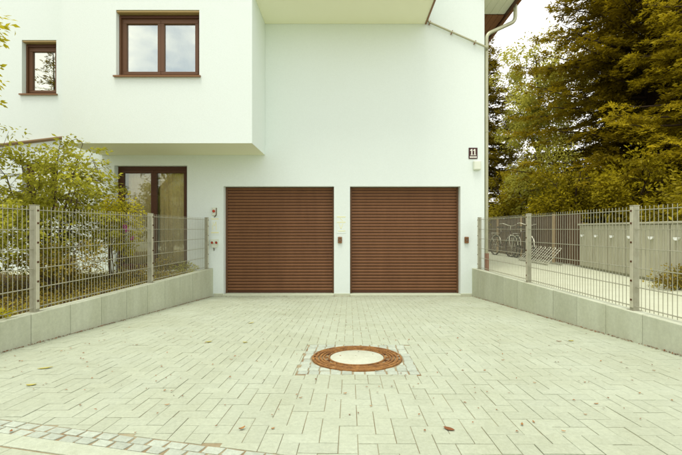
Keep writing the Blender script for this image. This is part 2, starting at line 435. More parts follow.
# setts round the manhole frame
FV = []; FF = []; FT = []; r3 = random.Random(5)
nn = 11; stp = 2*HALF/nn
for j in range(nn):
    for i in range(nn):
        a0 = mhp[0]-HALF+i*stp+r3.uniform(-.004, .004)+(.0 if j % 2 else .006); b0 = mhp[1]-HALF+j*stp+r3.uniform(-.004, .004)
        poly = [(a0+r3.uniform(0, .005), b0+r3.uniform(0, .005)), (a0+stp-r3.uniform(0, .005), b0+r3.uniform(0, .005)),
                (a0+stp-r3.uniform(0, .005), b0+stp-r3.uniform(0, .005)), (a0+r3.uniform(0, .005), b0+stp-r3.uniform(0, .005))]
        if max(math.hypot(p[0]-mhp[0], p[1]-mhp[1]) for p in poly) < .40: continue
        ca = sum(p[0] for p in poly)/4-mhp[0]; cb = sum(p[1] for p in poly)/4-mhp[1]; rr = math.hypot(ca, cb)
        if rr < .46:      # trim against the ring
            nvx, nvy = -ca/rr, -cb/rr; poly = clip(poly, (nvx, nvy), nvx*mhp[0]+nvy*mhp[1]-.400)
            if area(poly) < .0012: continue
        V, F = stone([frP(*p) for p in poly], g=.0025, ch=.005, top=r3.uniform(-.0015, .003)); k = len(FV); FV += V
        FF += [tuple(q+k for q in f) for f in F]; FT += [r3.random()]*len(V)
me = bpy.data.meshes.new('manhole_setts'); me.from_pydata(FV, [], FF); a = me.attributes.new('tone', 'FLOAT', 'POINT'); a.data.foreach_set('value', FT)
me.materials.append(M['sett_far']); tag(link('granite_setts', me, drive), 'small pale granite setts laid round the manhole', kind='stuff')
# sett row, flat kerb and pavement slabs at the street edge
for row in range(2):
    for i in range(-9, 24):
        L0 = i*.098+row*.04; w_ = .098-r3.uniform(.0, .008); b0 = row*.060+r3.uniform(-.002, .002); b1 = b0+.0595
        pts = [(L0, b0), (L0+w_, b0+r3.uniform(-.005, .005)), (L0+w_-r3.uniform(0, .012), b1), (L0+r3.uniform(0, .01), b1)]
        pl = [(S0[0]+sdx*a+SN[0]*(b+.004), S0[1]+sdy*a+SN[1]*(b+.004)) for a, b in pts]
        cu = sum(p[0] for p in pl)/4; cv = sum(p[1] for p in pl)/4
        V, F = stone([(x-cu, y-cv) for x, y in pl], g=.003, ch=.005); me = bpy.data.meshes.new('sett'); me.from_pydata(V, [], F); me.materials.append(M['sett'])
        link('sett', me, drive, (cu, cv, r3.uniform(-.001, .003)))
def strip_piece(name, a0, a1, b0, b1, m, top=0., g=.002):
    pl = [(S0[0]+sdx*a+SN[0]*b, S0[1]+sdy*a+SN[1]*b) for a, b in ((a0, b0), (a1, b0), (a1, b1), (a0, b1))]
    cu = sum(p[0] for p in pl)/4; cv = sum(p[1] for p in pl)/4
    V, F = stone([(x-cu, y-cv) for x, y in pl], g=g, ch=.004, h=.05); me = bpy.data.meshes.new(name); me.from_pydata(V, [], F); me.materials.append(m)
    return link(name, me, drive, (cu, cv, top))
for i in range(-1, 3): strip_piece('kerb_stone', -1.0+i*1.0+.33, i*1.0+.33, .124, .222, M['kerb'], .002)
for j in range(4):
    for i in range(-3, 9): strip_piece('slab', -.5+i*.3+(j % 2)*.15, -.2+i*.3+(j % 2)*.15, .226+j*.2, .426+j*.2, M['paver'], r3.gauss(-.002, .0015), .003)
def dz(d): return (FY-d)*SLOPE                  # driveway height at distance d

# manhole: a top-level thing lying in the driveway
mz = dz(3.31); mroot = thing('manhole', 'round rusty manhole ring with pale concrete centre in the driveway', 'manhole', (MH[0], 3.31, mz))
mroot.rotation_euler = (-TH, 0, 0)
def mpart(mb, name, m): return link(name, mb.mesh(name, m), mroot)
mpart(MB().lathe([(.392, -.03), (.392, .006), (.388, .010), (.374, .010), (.371, -.008), (.364, -.008), (.361, .009), (.340, .009), (.337, -.010), (.328, -.010), (.325, .009), (.309, .009), (.306, -.022), (.302, -.03)], n=72, smooth=False), 'outer_frame', M['rust'])
cv_ = mpart(MB().lathe([(.298, -.03), (.297, .006), (.291, .008), (.284, .008), (.281, -.006), (.252, -.006), (.249, .008), (.238, .008), (.235, -.03)], n=72, smooth=False), 'cover_ring', M['rust'])
mpart(MB().lathe([(.393, -.026), (.0, -.026)], n=40), 'groove_disc', M['rust_dark'])  # dark disc below paints the shade inside the ring grooves
mpart(MB().lathe([(.2335, -.03), (.2335, .002), (.228, .006), (.0, .0075)], n=64), 'concrete_centre', M['cover'])
for k in range(16):
    t = 2*math.pi*k/16; c = Vector((.266*math.cos(t), .266*math.sin(t), .001))
    b_ = MB().obox(c, (.030, .022, .010), Matrix.Rotation(t+math.pi/2, 3, 'Z'), .002)
    o = link('vent_slot' if k % 2 else 'grip_boss', b_.mesh('slot', M['rust_dark'] if k % 2 else M['rust']), cv_)
for k in range(28):
    t = 2*math.pi*(k+.5)/28
    mpart(MB().obox(Vector((.3675*math.cos(t), .3675*math.sin(t), .003)), (.022, .012, .010), Matrix.Rotation(t+math.pi/2, 3, 'Z'), .0015), 'rib', M['rust'] if k % 9 else M['zinc'])

# ------------------------------------------------------------------ retaining walls and mesh fences
def retaining(name, label, fn, side, d_end):
    root = thing(name, label, 'wall', (fn(FY), FY, 0)); th = .12; d = FY-.004; k = 0
    cuts = [FY-.004, 7.78, 7.28, 6.78, 6.28, 5.78, 5.28, 4.78, 4.28, 3.78, 3.28, 2.78, 2.28, 1.78]
    for a, b in zip(cuts[:-1], cuts[1:]):
        g = .0035; a -= g if a < FY-.01 else 0; b += g; j = r2.uniform(-.0025, .0025); t = .61+r2.uniform(-.002, .002)
        x0a, x0b = fn(a)+j*1, fn(b)+j*1; c = .007
        V = []
        for (dd, x) in ((a, x0a), (b, x0b)):
            zb = dz(dd)-.12
            V += [(x, dd, zb), (x, dd, t-c), (x+side*c, dd, t), (x+side*th, dd, t), (x+side*th, dd, zb)]
        n = 5; F = [tuple(range(5)), tuple(range(5, 10))]+[(i, (i+1) % n, n+(i+1) % n, n+i) for i in range(n)]
        MB().add(V, F).build('wall_panel', M['concrete'], root)
    # joint filler just behind the faces
    V = []
    for dd in (FY-.01, 1.79):
        x = fn(dd)+side*.012; zb = dz(dd)-.12; V += [(x, dd, zb), (x, dd, .595), (x+side*.1, dd, .595), (x+side*.1, dd, zb)]
    MB().add(V, [(0, 1, 2, 3), (4, 5, 6, 7)]+[(i, (i+1) % 4, 4+(i+1) % 4, 4+i) for i in range(4)]).build('joint_filler', M['soil'], root)
    return root
retaining('retaining_wall', 'low grey concrete block wall under the left garden fence', LW, -1, 1.8)
retaining('retaining_wall', 'low grey concrete block wall under the right yard fence', RW, 1, 1.8)

def mesh_fence(label, fn, side, ds):
    root = thing('mesh_fence', label, 'fence', (fn(8)+side*.07, 8.0, .61))
    z0, z1 = .655, 1.675; xf = lambda d: fn(d)+side*.065
    vz = None
    for k, d in enumerate(ds):
        x = fn(d)+side*.075
        p = MB().box(x-.03, x+.03, d-.03, d+.03, .606, 1.70, .003).build('post', M['zinc'], root)
        MB().box(x-.033, x+.033, d-.033, d+.033, 1.70, 1.708, .002).build('cap', M['zinc'], p)
        MB().box(x-side*.0305, x-side*.0365, d-.022, d+.022, .64, 1.695, .001).build('cover_strip', M['zinc_lit'], p)
        for zc in (.72, .92, 1.12, 1.32, 1.52, 1.65):
            MB().lathe([(0, .004), (.007, .004), (.009, 0)], (0, 0, 0), 8, 'y')
            b = MB().box(x-side*.036, x-side*.043, d-.010, d+.010, zc-.010, zc+.010, .003); b.build('bolt', M['rust_dark'], p)
        MB().box(x-.05, x+.05, d-.05, d+.05, .606, .613).build('base_plate', M['zinc'], p)
    for a, b in zip(ds[:-1], ds[1:]):
        d0, d1 = a-.036, b+.036
        h = MB()
        for q in range(6):
            zc = z0+.0+q*.2
            for off in (-.0075, .0075):
                h.tube([(xf(d0)+off, d0, zc), (xf(d1)+off, d1, zc)], .0042, 6)
        pan = h.build('mesh_panel', M['zinc'], root)
        if vz is None:
            vz = MB().tube([(0, 0, z0-.03), (0, 0, z1+.02)], .0032, 5).mesh('vertical_rod', M['zinc'])
        n = int((d0-d1)/.05); org = origin(pan)
        for q in range(n+1):
            d = d0-.012-q*(d0-d1-.024)/n
            link('vertical_rod', vz, pan, (xf(d)-org.x, d-org.y, -org.z))
    return root
mesh_fence('galvanised wire mesh fence along the left garden bed', LW, -1, [8.08, 5.99, 3.90, 1.85])
mesh_fence('galvanised wire mesh fence along the right yard', RW, 1, [8.02, 6.06, 3.97, 1.88])

# ------------------------------------------------------------------ house
HX0, HX1 = -9.2, 3.01
house = thing('house', 'white rendered house with brown windows and twin garage doors', 'house', (-2.6, FY, 0))
def wall_holes(mb, x0, x1, z0, z1, y, reveal, holes):
    xs = sorted({x0, x1, *[h[0] for h in holes], *[h[1] for h in holes]}); zs = sorted({z0, z1, *[h[2] for h in holes], *[h[3] for h in holes]})
    for a, b in zip(xs[:-1], xs[1:]):
        for c, d in zip(zs[:-1], zs[1:]):
            if any(h[0] <= a and b <= h[1] and h[2] <= c and d <= h[3] for h in holes): continue
            mb.add([(a, y, c), (b, y, c), (b, y, d), (a, y, d)], [(0, 1, 2, 3)])
    for a, b, c, d in holes:
        for P in ([(a, c), (a, d)], [(b, c), (b, d)], [(a, c), (b, c)], [(a, d), (b, d)]):
            (p, q), (r_, s_) = P
            mb.add([(p, y, q), (r_, y, s_), (r_, y+reveal, s_), (p, y+reveal, q)], [(0, 1, 2, 3)])
DW = 2.402
GL, GR = (-2.663, -2.663+DW), (.087, .087+DW); GT = 2.388
TD = (-5.04, -3.457, .56, 2.84); WU = (-7.05, -6.30, 4.40, 5.57); WL = (-7.04, -6.28, 1.94, 2.90)
fw = MB()
wall_holes(fw, HX0, HX1, -.2, 6.6, FY, .30, [(GL[0], GL[1], -.2, GT), (GR[0], GR[1], -.2, GT), TD, WU, WL])
RX, RZ, PIT = (HX0+HX1)/2, 0, 1.0
zt = 6.6+(HX1-RX)*.85
fw.add([(HX0, FY, 6.6), (HX1, FY, 6.6), (RX, FY, zt)], [(0, 1, 2)])
fo = MB.build(fw, 'facade_wall', M['plaster'], house)
sw = MB()
sw.add([(HX1, FY, -.2), (HX1, FY+10, -.2), (HX1, FY+10, 6.6), (HX1, FY, 6.6)], [(0, 1, 2, 3)])
sw.add([(HX0, FY, -.2), (HX0, FY+10, -.2), (HX0, FY+10, 6.6), (HX0, FY, 6.6)], [(0, 1, 2, 3)])
sw.add([(HX0, FY+10, -.2), (HX1, FY+10, -.2), (HX1, FY+10, 6.6), (RX, FY+10, zt), (HX0, FY+10, 6.6)], [(0, 1, 2, 3, 4)])
sw.add([(HX0, FY+.34, 3.05), (HX1, FY+.34, 3.05), (HX1, FY+9.9, 3.05), (HX0, FY+9.9, 3.05)], [(0, 1, 2, 3)])
sw.build('side_wall', M['plaster'], house)
# roof with eave on the right
rf = MB(); e = .72
zl = 6.62-.0
for sgn, xe in ((1, HX1+e), (-1, HX0-e)):
    rf.add([(xe, FY-.12, zl), (xe, FY+10.4, zl), (RX, FY+10.4, zt+.35), (RX, FY-.12, zt+.35),
            (xe, FY-.12, zl+.16), (xe, FY+10.4, zl+.16), (RX, FY+10.4, zt+.51), (RX, FY-.12, zt+.51)],
           [(0, 1, 2, 3), (4, 5, 6, 7), (0, 1, 5, 4), (0, 3, 7, 4), (1, 2, 6, 5)])
roof = rf.build('roof', M['roof'], house)
for k in range(4): B(HX1+.002+k*.172, HX1+.17+k*.172, FY-.1, FY+.60, 6.47, 6.49, bev=.003).build('white_soffit_board', M['white_board'], roof)
for k in range(5): B(HX1+.002+k*.138, HX1+.135+k*.138, FY+.61, FY+10.3, 6.44+.0, 6.465, bev=.004).build('brown_soffit_board', M['eave'], roof)
B(HX1+.694, HX1+.722, FY-.12, FY+10.4, 6.40, 6.63, bev=.003).build('fascia', M['brown_dark'], roof)
gp = [(.0+.07*math.cos(t), .07*math.sin(t)) for t in [math.pi+math.pi*k/10 for k in range(11)]]
gp2 = [(x*.93, z*.93) for x, z in reversed(gp)]
gx, gz_ = HX1+.80, 6.53
MB().prism([(gx+x, gz_+z) for x, z in gp+gp2], FY-.14, FY+10.4, 'y').build('gutter', M['eave'], roof)
# drain pipes
dpx, dpy = HX1+.066, FY+.06
def bend(P, r=.06, n=5):
    P = [Vector(p) for p in P]; o = [P[0]]
    for i in range(1, len(P)-1):
        a = (P[i-1]-P[i]).normalized(); b = (P[i+1]-P[i]).normalized()
        for k in range(n+1):
            t = k/n; o.append(P[i]+a*r*(1-t)**2+b*r*t*t)
    o.append(P[-1]); return o
dp = MB().tube(bend([(gx-.03, FY+.22, 6.47), (gx-.03, FY+.22, 6.10), (dpx, dpy, 5.72), (dpx, dpy, .92)], .12), .042, 14).build('downpipe', M['pipe'], house)
MB().tube([(dpx, dpy, .93), (dpx, dpy, .545)], .050, 14).build('standpipe', M['pipe_red'], dp)
for z in (5.45, 3.6, 1.9): MB().tube([(dpx, dpy, z-.02), (dpx, dpy, z+.02)], .0475, 14).build('bracket', M['pipe'], dp)
a_, b_ = Vector((1.735, FY-.05, 5.955)), Vector((dpx-.02, FY-.045, 5.385))
bp_ = MB().tube(bend([(1.80, FY-.05, 6.30), a_+Vector((.03, 0, -.01)), b_, (dpx, dpy-.02, 5.36)], .06), .021, 10).build('branch_drain', M['pipe'], house)
for t in (.06, .42, .80):
    p = a_.lerp(b_, t); MB().obox(p+Vector((0, .016, 0)), (.022, .06, .075), Matrix.Rotation(.4, 3, 'Y'), .004).build('bracket', M['sill'], bp_)
# projecting bay and upper block
BY = 7.09; BX0, BX1, BZ = -5.313, -1.759, 3.065; UX1, UZ = 1.717, 5.917
BW = (-4.303, -2.745, 4.33, 5.56)
bay = MB(); wall_holes(bay, BX0, BX1, BZ, 8.8, BY, .24, [BW])
bay.add([(BX0, BY, BZ), (BX0, FY-.003, BZ), (BX0, FY-.003, 8.8), (BX0, BY, 8.8)], [(0, 1, 2, 3)])
bay.add([(BX1, BY, BZ), (BX1, FY-.003, BZ), (BX1, FY-.003, UZ), (BX1, BY, UZ)], [(0, 1, 2, 3)])
bay.add([(BX0, BY, 8.8), (UX1, BY, 8.8), (UX1, FY+3, 8.8), (BX0, FY+3, 8.8)], [(0, 1, 2, 3)])
bayo = bay.build('bay', M['plaster'], house)
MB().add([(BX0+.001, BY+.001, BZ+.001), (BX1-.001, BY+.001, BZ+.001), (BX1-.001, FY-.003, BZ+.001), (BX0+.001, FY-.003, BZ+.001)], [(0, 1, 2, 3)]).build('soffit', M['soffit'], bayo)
ub = MB()
ub.add([(BX1, BY, UZ), (UX1, BY, UZ), (UX1, BY, 8.8), (BX1, BY, 8.8)], [(0, 1, 2, 3)])
ub.add([(UX1, BY, UZ), (UX1, FY-.003, UZ), (UX1, FY-.003, 8.8), (UX1, BY, 8.8)], [(0, 1, 2, 3)])
ubo = ub.build('upper_block', M['plaster'], house)
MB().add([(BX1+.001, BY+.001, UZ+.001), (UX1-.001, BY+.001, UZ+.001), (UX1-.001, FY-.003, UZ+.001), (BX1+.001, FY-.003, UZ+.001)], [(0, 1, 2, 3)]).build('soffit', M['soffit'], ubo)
B(UX1-.004, UX1+.03, BY, FY-.02, UZ-.022, UZ+.03, bev=.004).build('edge_flashing', M['sill'], ubo)
for x0_, x1_ in ((BX0+.06, BX0+.065),): pass
# sloping metal flashing on the left wing
fl = MB(); fl.add([(-9.19, FY-.07, 3.10), (-6.0, FY-.07, 3.475), (-6.0, FY-.002, 3.475), (-9.19, FY-.002, 3.10),
                   (-9.19, FY-.07, 3.075), (-6.0, FY-.07, 3.448), (-6.0, FY-.002, 3.42), (-9.19, FY-.002, 3.05)],
                  [(0, 1, 2, 3), (4, 5, 6, 7), (0, 1, 5, 4), (1, 2, 6, 5), (0, 3, 7, 4)])
fl.build('wall_flashing', M['flashing'], house)

def window(hole, y, rev, sashes, sill=True, rail=True, gm_='glass_sky', name='window', drop=.0):
    x0, x1, z0, z1 = hole; yf = y+rev; ft = .065
    zt_ = z1-(.05 if rail else .0)
    m = MB()
    m.box(x0, x1, yf, yf+.07, z0, z0+ft, .004); m.box(x0, x1, yf, yf+.07, zt_-ft-.02, zt_, .004)
    m.box(x0, x0+ft, yf+.001, yf+.069, z0+ft, zt_-ft-.02, .0); m.box(x1-ft, x1, yf+.001, yf+.069, z0+ft, zt_-ft-.02, .0)
    fm = 'brown_dark' if name == 'terrace_door' else 'brown'; wo = m.build(name, M[fm], house)  # shade under the bay put into the terrace door's darker frame colour
    if rail:
        B(x0+.002, x1-.002, y+.012, yf+.02, z1-.038, z1-.002, bev=.004).build('shutter_box_edge', M['beige_rail'], wo)
        for xa in (x0+.002, x1-.034):
            B(xa, xa+.032, yf-.035, yf-.002, z0+.01, z1-.05, bev=.003).build('shutter_guide', M['brown'], wo)
        B(x0+.036, x1-.036, yf-.03, yf-.005, z1-.10, z1-.05, bev=.003).build('shutter_end_bar', M['brown_dark'], wo)
    iw = (x1-x0-2*ft)/sashes
    for k in range(sashes):
        a = x0+ft+k*iw; b = a+iw; c = z0+ft; d = zt_-ft-.02; t = .06; s = MB(); ys = yf-.012
        if k: a += .002
        s.box(a, b, ys, ys+.075, c, c+t, .006); s.box(a, b, ys, ys+.075, d-t, d, .006)
        s.box(a, a+t, ys+.0015, ys+.0735, c+t, d-t, .0); s.box(b-t, b, ys+.0015, ys+.0735, c+t, d-t, .0)
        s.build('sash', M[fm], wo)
        B(a+t-.004, b-t+.004, ys+.035, ys+.045, c+t-.004, d-t+.004).build('pane', M[gm_], wo)
    if sill:
        so = MB(); so.add([(x0-.035, y-.045, z0-.036), (x1+.03, y-.045, z0-.036), (x1+.03, yf, z0-.012), (x0-.035, yf, z0-.012),
                           (x0-.035, y-.045, z0-.006), (x1+.03, y-.045, z0-.006), (x1+.03, yf, z0+.012), (x0-.035, yf, z0+.012)],
                          [(0, 1, 2, 3), (4, 5, 6, 7), (0, 1, 5, 4), (1, 2, 6, 5), (2, 3, 7, 6), (3, 0, 4, 7)])
        so.build('sill', M['sill'], wo)
    return wo
window(BW, BY, .13, 2); window(WU, FY, .14, 1); window(WL, FY, .12, 1, rail=False)
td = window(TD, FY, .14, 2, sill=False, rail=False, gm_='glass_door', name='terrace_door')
for k, a in enumerate((-4.88, -4.20)):
    m = MB(); n = 60; V = []; F = []
    wdt = .66
    for q in range(n+1):
        t = q/n; x = a+wdt*t; yy = FY+.275+.020*math.sin(t*math.pi*15+k)+.012*math.sin(t*41+k*2)
        V += [(x, yy, .60), (x+.006*math.sin(q), yy+.01*math.sin(t*23), 1.7), (x, yy, 2.78)]
    for q in range(n):
        for z in range(2): F.append((q*3+z, q*3+3+z, q*3+4+z, q*3+1+z))
    m.add(V, F, True)
    m.build_thing('curtain', M['curtain'], (a+wdt/2, FY+.275, .60), ['cream pleated curtain behind the left pane of the terrace door', 'cream pleated curtain behind the right pane of the terrace door'][k], 'curtain')

# garage roller doors
PITCH = .0675; prof = []
for k in range(9):
    t = k/8; prof.append((-.010*math.sin(math.pi*t)**.8-.001, .0065+t*(PITCH-.013)))
sl = MB(); V = []; F = []
pr = prof+[(0.004, PITCH-.0065), (.004, .0065)]
for x in (.036, DW-.036): V += [(x, y, z) for y, z in pr]
np_ = len(pr); F = [(i, (i+1) % np_, np_+(i+1) % np_, np_+i) for i in range(np_)]
sl.add(V, F, True); slat_me = sl.mesh('slat', M['slat'])
for (x0, x1) in (GL, GR):
    yd_ = FY+.17
    m = MB(); m.box(x0+.03, x1-.03, yd_+.012, yd_+.03, .04, GT-.002)      # curtain backing between the slats
    gd = m.build('garage_door', M['brown_dark'], house)
    for xa in (x0+.001, x1-.041): B(xa, xa+.04, yd_-.03, yd_+.012, .046, GT-.002, bev=.003).build('guide_rail', M['brown'], gd)
    B(x0+.045, x1-.045, yd_-.008, yd_+.010, .05, .088, bev=.004).build('bottom_bar', M['brown_dark'], gd)
    org = origin(gd); z = .09
    while z+PITCH < GT+.02:
        link('slat', slat_me, gd, (x0-org.x, yd_-org.y, z-org.z)); z += PITCH
    B(x0-.0, x1+.0, FY-.055, yd_+.05, -.1, .043, bev=.006).build('threshold', M['threshold'], house)
# plinth strip
for a, b in ((-2.88, GL[0]-.003), (GL[1]+.003, GR[0]-.003), (GR[1]+.003, 2.735)):
    B(a, b, FY-.012, FY+.05, -.1, .06, bev=.003).build('plinth', M['threshold'], house)

# ------------------------------------------------------------------ small fittings on the facade
def fx(x): return (x-346)*FY/379
def fz(y): return EYE-(y-229)*FY/379
def fitting(name, label, cat, x, y, group=None): return thing(name, label, cat, (fx(x), FY, fz(y)), group)
t = fitting('number_plate', 'dark house number plate reading 11 above the white box', 'sign', 473, 153.5)
B(fx(468.6), fx(477.4), FY-.014, FY-.001, fz(159), fz(147.8), bev=.004).build('plate', M['plate'], t)
def one(xc):
    m = MB(); z0, z1 = fz(155.1), fz(149.2)
    m.box(xc-.006, xc+.016, FY-.0165, FY-.0142, z0, z1)
    m.obox((xc-.016, FY-.0155, z1-.022), (.036, .002, .016), Matrix.Rotation(-.75, 3, 'Y'))
    m.box(xc-.022, xc+.032, FY-.0165, FY-.0142, z0-.006, z0+.008)
    return m
for xc in (fx(471.6), fx(474.6)): one(xc-.004).build('digit', M['white_print'], t)
for k, (a, b) in enumerate(((469.6, 470.7), (471.0, 472.2), (472.5, 473.4), (473.8, 474.9), (475.2, 476.4))):
    B(fx(a), fx(b), FY-.0165, FY-.0142, fz(157.9), fz(156.5)).build('letter_mark', M['white_print'], t)
t = fitting('junction_box', 'small white square box below the number plate', 'box', 476, 166)
bx_ = B(fx(472.8), fx(480.2), FY-.075, FY-.001, fz(170.2), fz(161.2), bev=.012).build('housing', M['white_plastic'], t)
B(fx(473.5), fx(479.5), FY-.079, FY-.074, fz(169.5), fz(162), bev=.002).build('cover', M['white_plastic'], t)
for x, lab in ((340, 'brown key switch on the pillar between the garage doors'), (466.3, 'brown key switch right of the right garage door')):
    t = fitting('key_switch', lab, 'switch', x, 240, 'brown key switches')
    B(fx(x-2), fx(x+2), FY-.045, FY-.001, fz(243.2), fz(236.8), bev=.008).build('housing', M['sill'], t)
    B(fx(x-1.4), fx(x+1.4), FY-.049, FY-.044, fz(241.2), fz(238.2), bev=.002).build('face', M['brown'], t)
    MB().lathe([(0, .004), (.006, .003), (.007, 0)], (fx(x), FY-.049, fz(240)), 14, 'y').build('key_cylinder', M['silver'], t)
t = fitting('emergency_switch', 'white wall switch with one red button beside the left garage', 'switch', 215, 211.5)
B(fx(212.6), fx(217.6), FY-.05, FY-.001, fz(215.6), fz(207.6), bev=.01).build('housing', M['white_plastic'], t)
MB().lathe([(0, .03), (.02, .028), (.03, .018), (.03, 0)], (fx(214.6), FY-.05, fz(211.3)), 18, 'y').build('button', M['red'], t)
MB().tube(bend([(fx(217.2), FY-.055, fz(208)), (fx(217.2), FY-.055, fz(215)), (fx(215.2), FY-.055, fz(217.2))], .03), .009, 8).build('switch_shadow', M['brown_dark'], t)  # dark tube standing in for the J-shaped shadow beside the switch
t = fitting('signal_lamp', 'twin red signal lamps low beside the left garage door', 'lamp', 215, 243.5)
poly = [(211.2, 239.2), (218.8, 239.2), (218.8, 244.2), (216.8, 247.6), (213.2, 247.6), (211.2, 244.2)]
MB().prism([(fx(a), fz(b)) for a, b in poly], FY-.05, FY-.001, 'y').build('housing', M['white_plastic'], t)
for x in (212.9, 217.1):
    MB().lathe([(0, .018), (.02, .016), (.026, 0)], (fx(x), FY-.05, fz(242.6)), 16, 'y').build('red_lens', M['red'], t)
    MB().lathe([(.026, 0), (.036, .0), (.036, .028), (.032, .028), (.028, .0)], (fx(x), FY-.05, fz(242.6)), 16, 'y').build('hood', M['white_plastic'], t)
MB().tube([(fx(214), FY-.012, fz(247.5)), (fx(214.2), FY-.012, fz(250.5))], .008, 6).build('cable', M['brown_dark'], t)
def notice(label, x0, x1, y0, y1, bars, strokes):
    t = fitting('notice', label, 'sign', (x0+x1)/2, (y0+y1)/2, 'faded notices')
    B(fx(x0), fx(x1), FY-.006, FY-.001, fz(y1), fz(y0), bev=.001).build('sheet', M['plaster'], t)
    for (a, b, c, d) in bars: B(fx(a), fx(b), FY-.0085, FY-.0062, fz(d), fz(c)).build('yellow_line', M['yellow'], t)
    for (a, c, b, d) in strokes:
        p, q = Vector((fx(a), FY-.0072, fz(c))), Vector((fx(b), FY-.0072, fz(d))); v = q-p
        MB().obox((p+q)/2, (.012, .002, v.length), Matrix.Rotation(math.atan2(v.x, v.z), 3, 'Y')).build('yellow_mark', M['yellow'], t)
notice('faded yellow and white notice between red switch and signal lamps', 210.8, 219.2, 217.8, 234.6,
       [(211.2, 218.8, 218.4, 219.4), (211.2, 218.8, 232, 233.2)], [(213, 222, 214.4, 226), (214.4, 226, 216, 221.6), (216, 222, 216.4, 230), (212.6, 225, 212.8, 230)])
notice('faded yellow and white notice on the pillar between the garage doors', 336.6, 346.2, 215.6, 233.2,
       [(337, 345.6, 216.4, 217.4), (337, 345.6, 221.8, 222.7), (338, 345.2, 230.6, 231.4)], [(339, 223.5, 341, 229), (343, 223.5, 341, 229), (340, 218, 343, 221)])

# ------------------------------------------------------------------ yard: bin store, timber fence, bikes, rack
bx, by = 5.60, 9.08; ang = math.atan2(.36, 3.13)      # runs towards the viewer, leaning inwards
def bs(a, off): return (bx-math.sin(ang)*a+math.cos(ang)*off, by-math.cos(ang)*a-math.sin(ang)*off)   # a along, off away from drive
store = thing('bin_store', 'long grey clad bin store with half moon grips behind right fence', 'bin store', (bx, by, .548))
Rb = Matrix.Rotation(-ang, 3, 'Z')
def sbox(a0, a1, o0, o1, z0, z1, bev=0.):
    c = bs((a0+a1)/2, (o0+o1)/2); return MB().obox((c[0], c[1], (z0+z1)/2), (abs(o1-o0), abs(a1-a0), z1-z0), Rb, bev)
ndoor = 8; dw = .59
sbox(-.02, ndoor*dw+.02, .035, .80, .548, 1.545).build('carcass', M['bin_wood'], store)
sbox(-.05, ndoor*dw+.05, -.03, .84, 1.547, 1.585, .006).build('top_board', M['bin_wood'], store)
bd_me = {}
for k in range(ndoor):
    nb = 5; bw = (dw-.02)/nb
    dk = sbox(k*dw+.012, (k+1)*dw-.012, .012, .033, .60, 1.535).build('door', M['bin_wood'], store)
    for q in range(nb):
        a = k*dw+.01+q*bw; sbox(a+.003, a+bw-.003, -.006, .0115, .60, 1.538, .003).build('board', M['bin_wood'], dk)
    c = bs(k*dw+.17, -.012); m = MB(); n = 12; V = []; F = []
    for i in range(n+1):
        tt = math.pi+math.pi*i/n
        for (kk, oo) in ((0, 0), (1, 0), (1, -.03), (0, -.012)):
            rr = .062*kk; p = bs(k*dw+.17+rr*math.cos(tt), -.008+oo); V.append((p[0], p[1], 1.33+rr*.85*math.sin(tt)+(.0 if kk else 0)))
    for i in range(n):
        for q in range(4): F.append((i*4+q, i*4+(q+1) % 4, i*4+4+(q+1) % 4, i*4+4+q))
    m.add(V, F); m.build('half_moon_grip', M['handle'], dk)
tf = thing('timber_fence', 'dark brown vertical slat fence behind the bicycles', 'fence', (5.75, 12.5, .548))
fxl = lambda d: 5.66+.02*(d-9.1)
n = 62; step = (16.2-9.15)/n
for k in range(n):
    d = 9.15+step*(k+.5); x = fxl(d)
    MB().obox((x+r2.uniform(-.004, .004), d, .575+.62+r2.uniform(-.008, .008)), (.022, step-.012, 1.24), Matrix.Rotation(r2.gauss(0, .02), 3, 'Z')).build('slat', M['fence_wood'], tf)
for z in (.80, 1.58): MB().obox((fxl(12.67)+.035, 12.67, z), (.035, 7.1, .08), Matrix.Rotation(-.02, 3, 'Z')).build('rail', M['fence_wood'], tf)
for d in (10.3, 12.3, 14.3): MB().box(fxl(d)-.07, fxl(d)-.015, d-.035, d+.035, .55, 1.86, .004).build('post', M['post_wood'], tf)

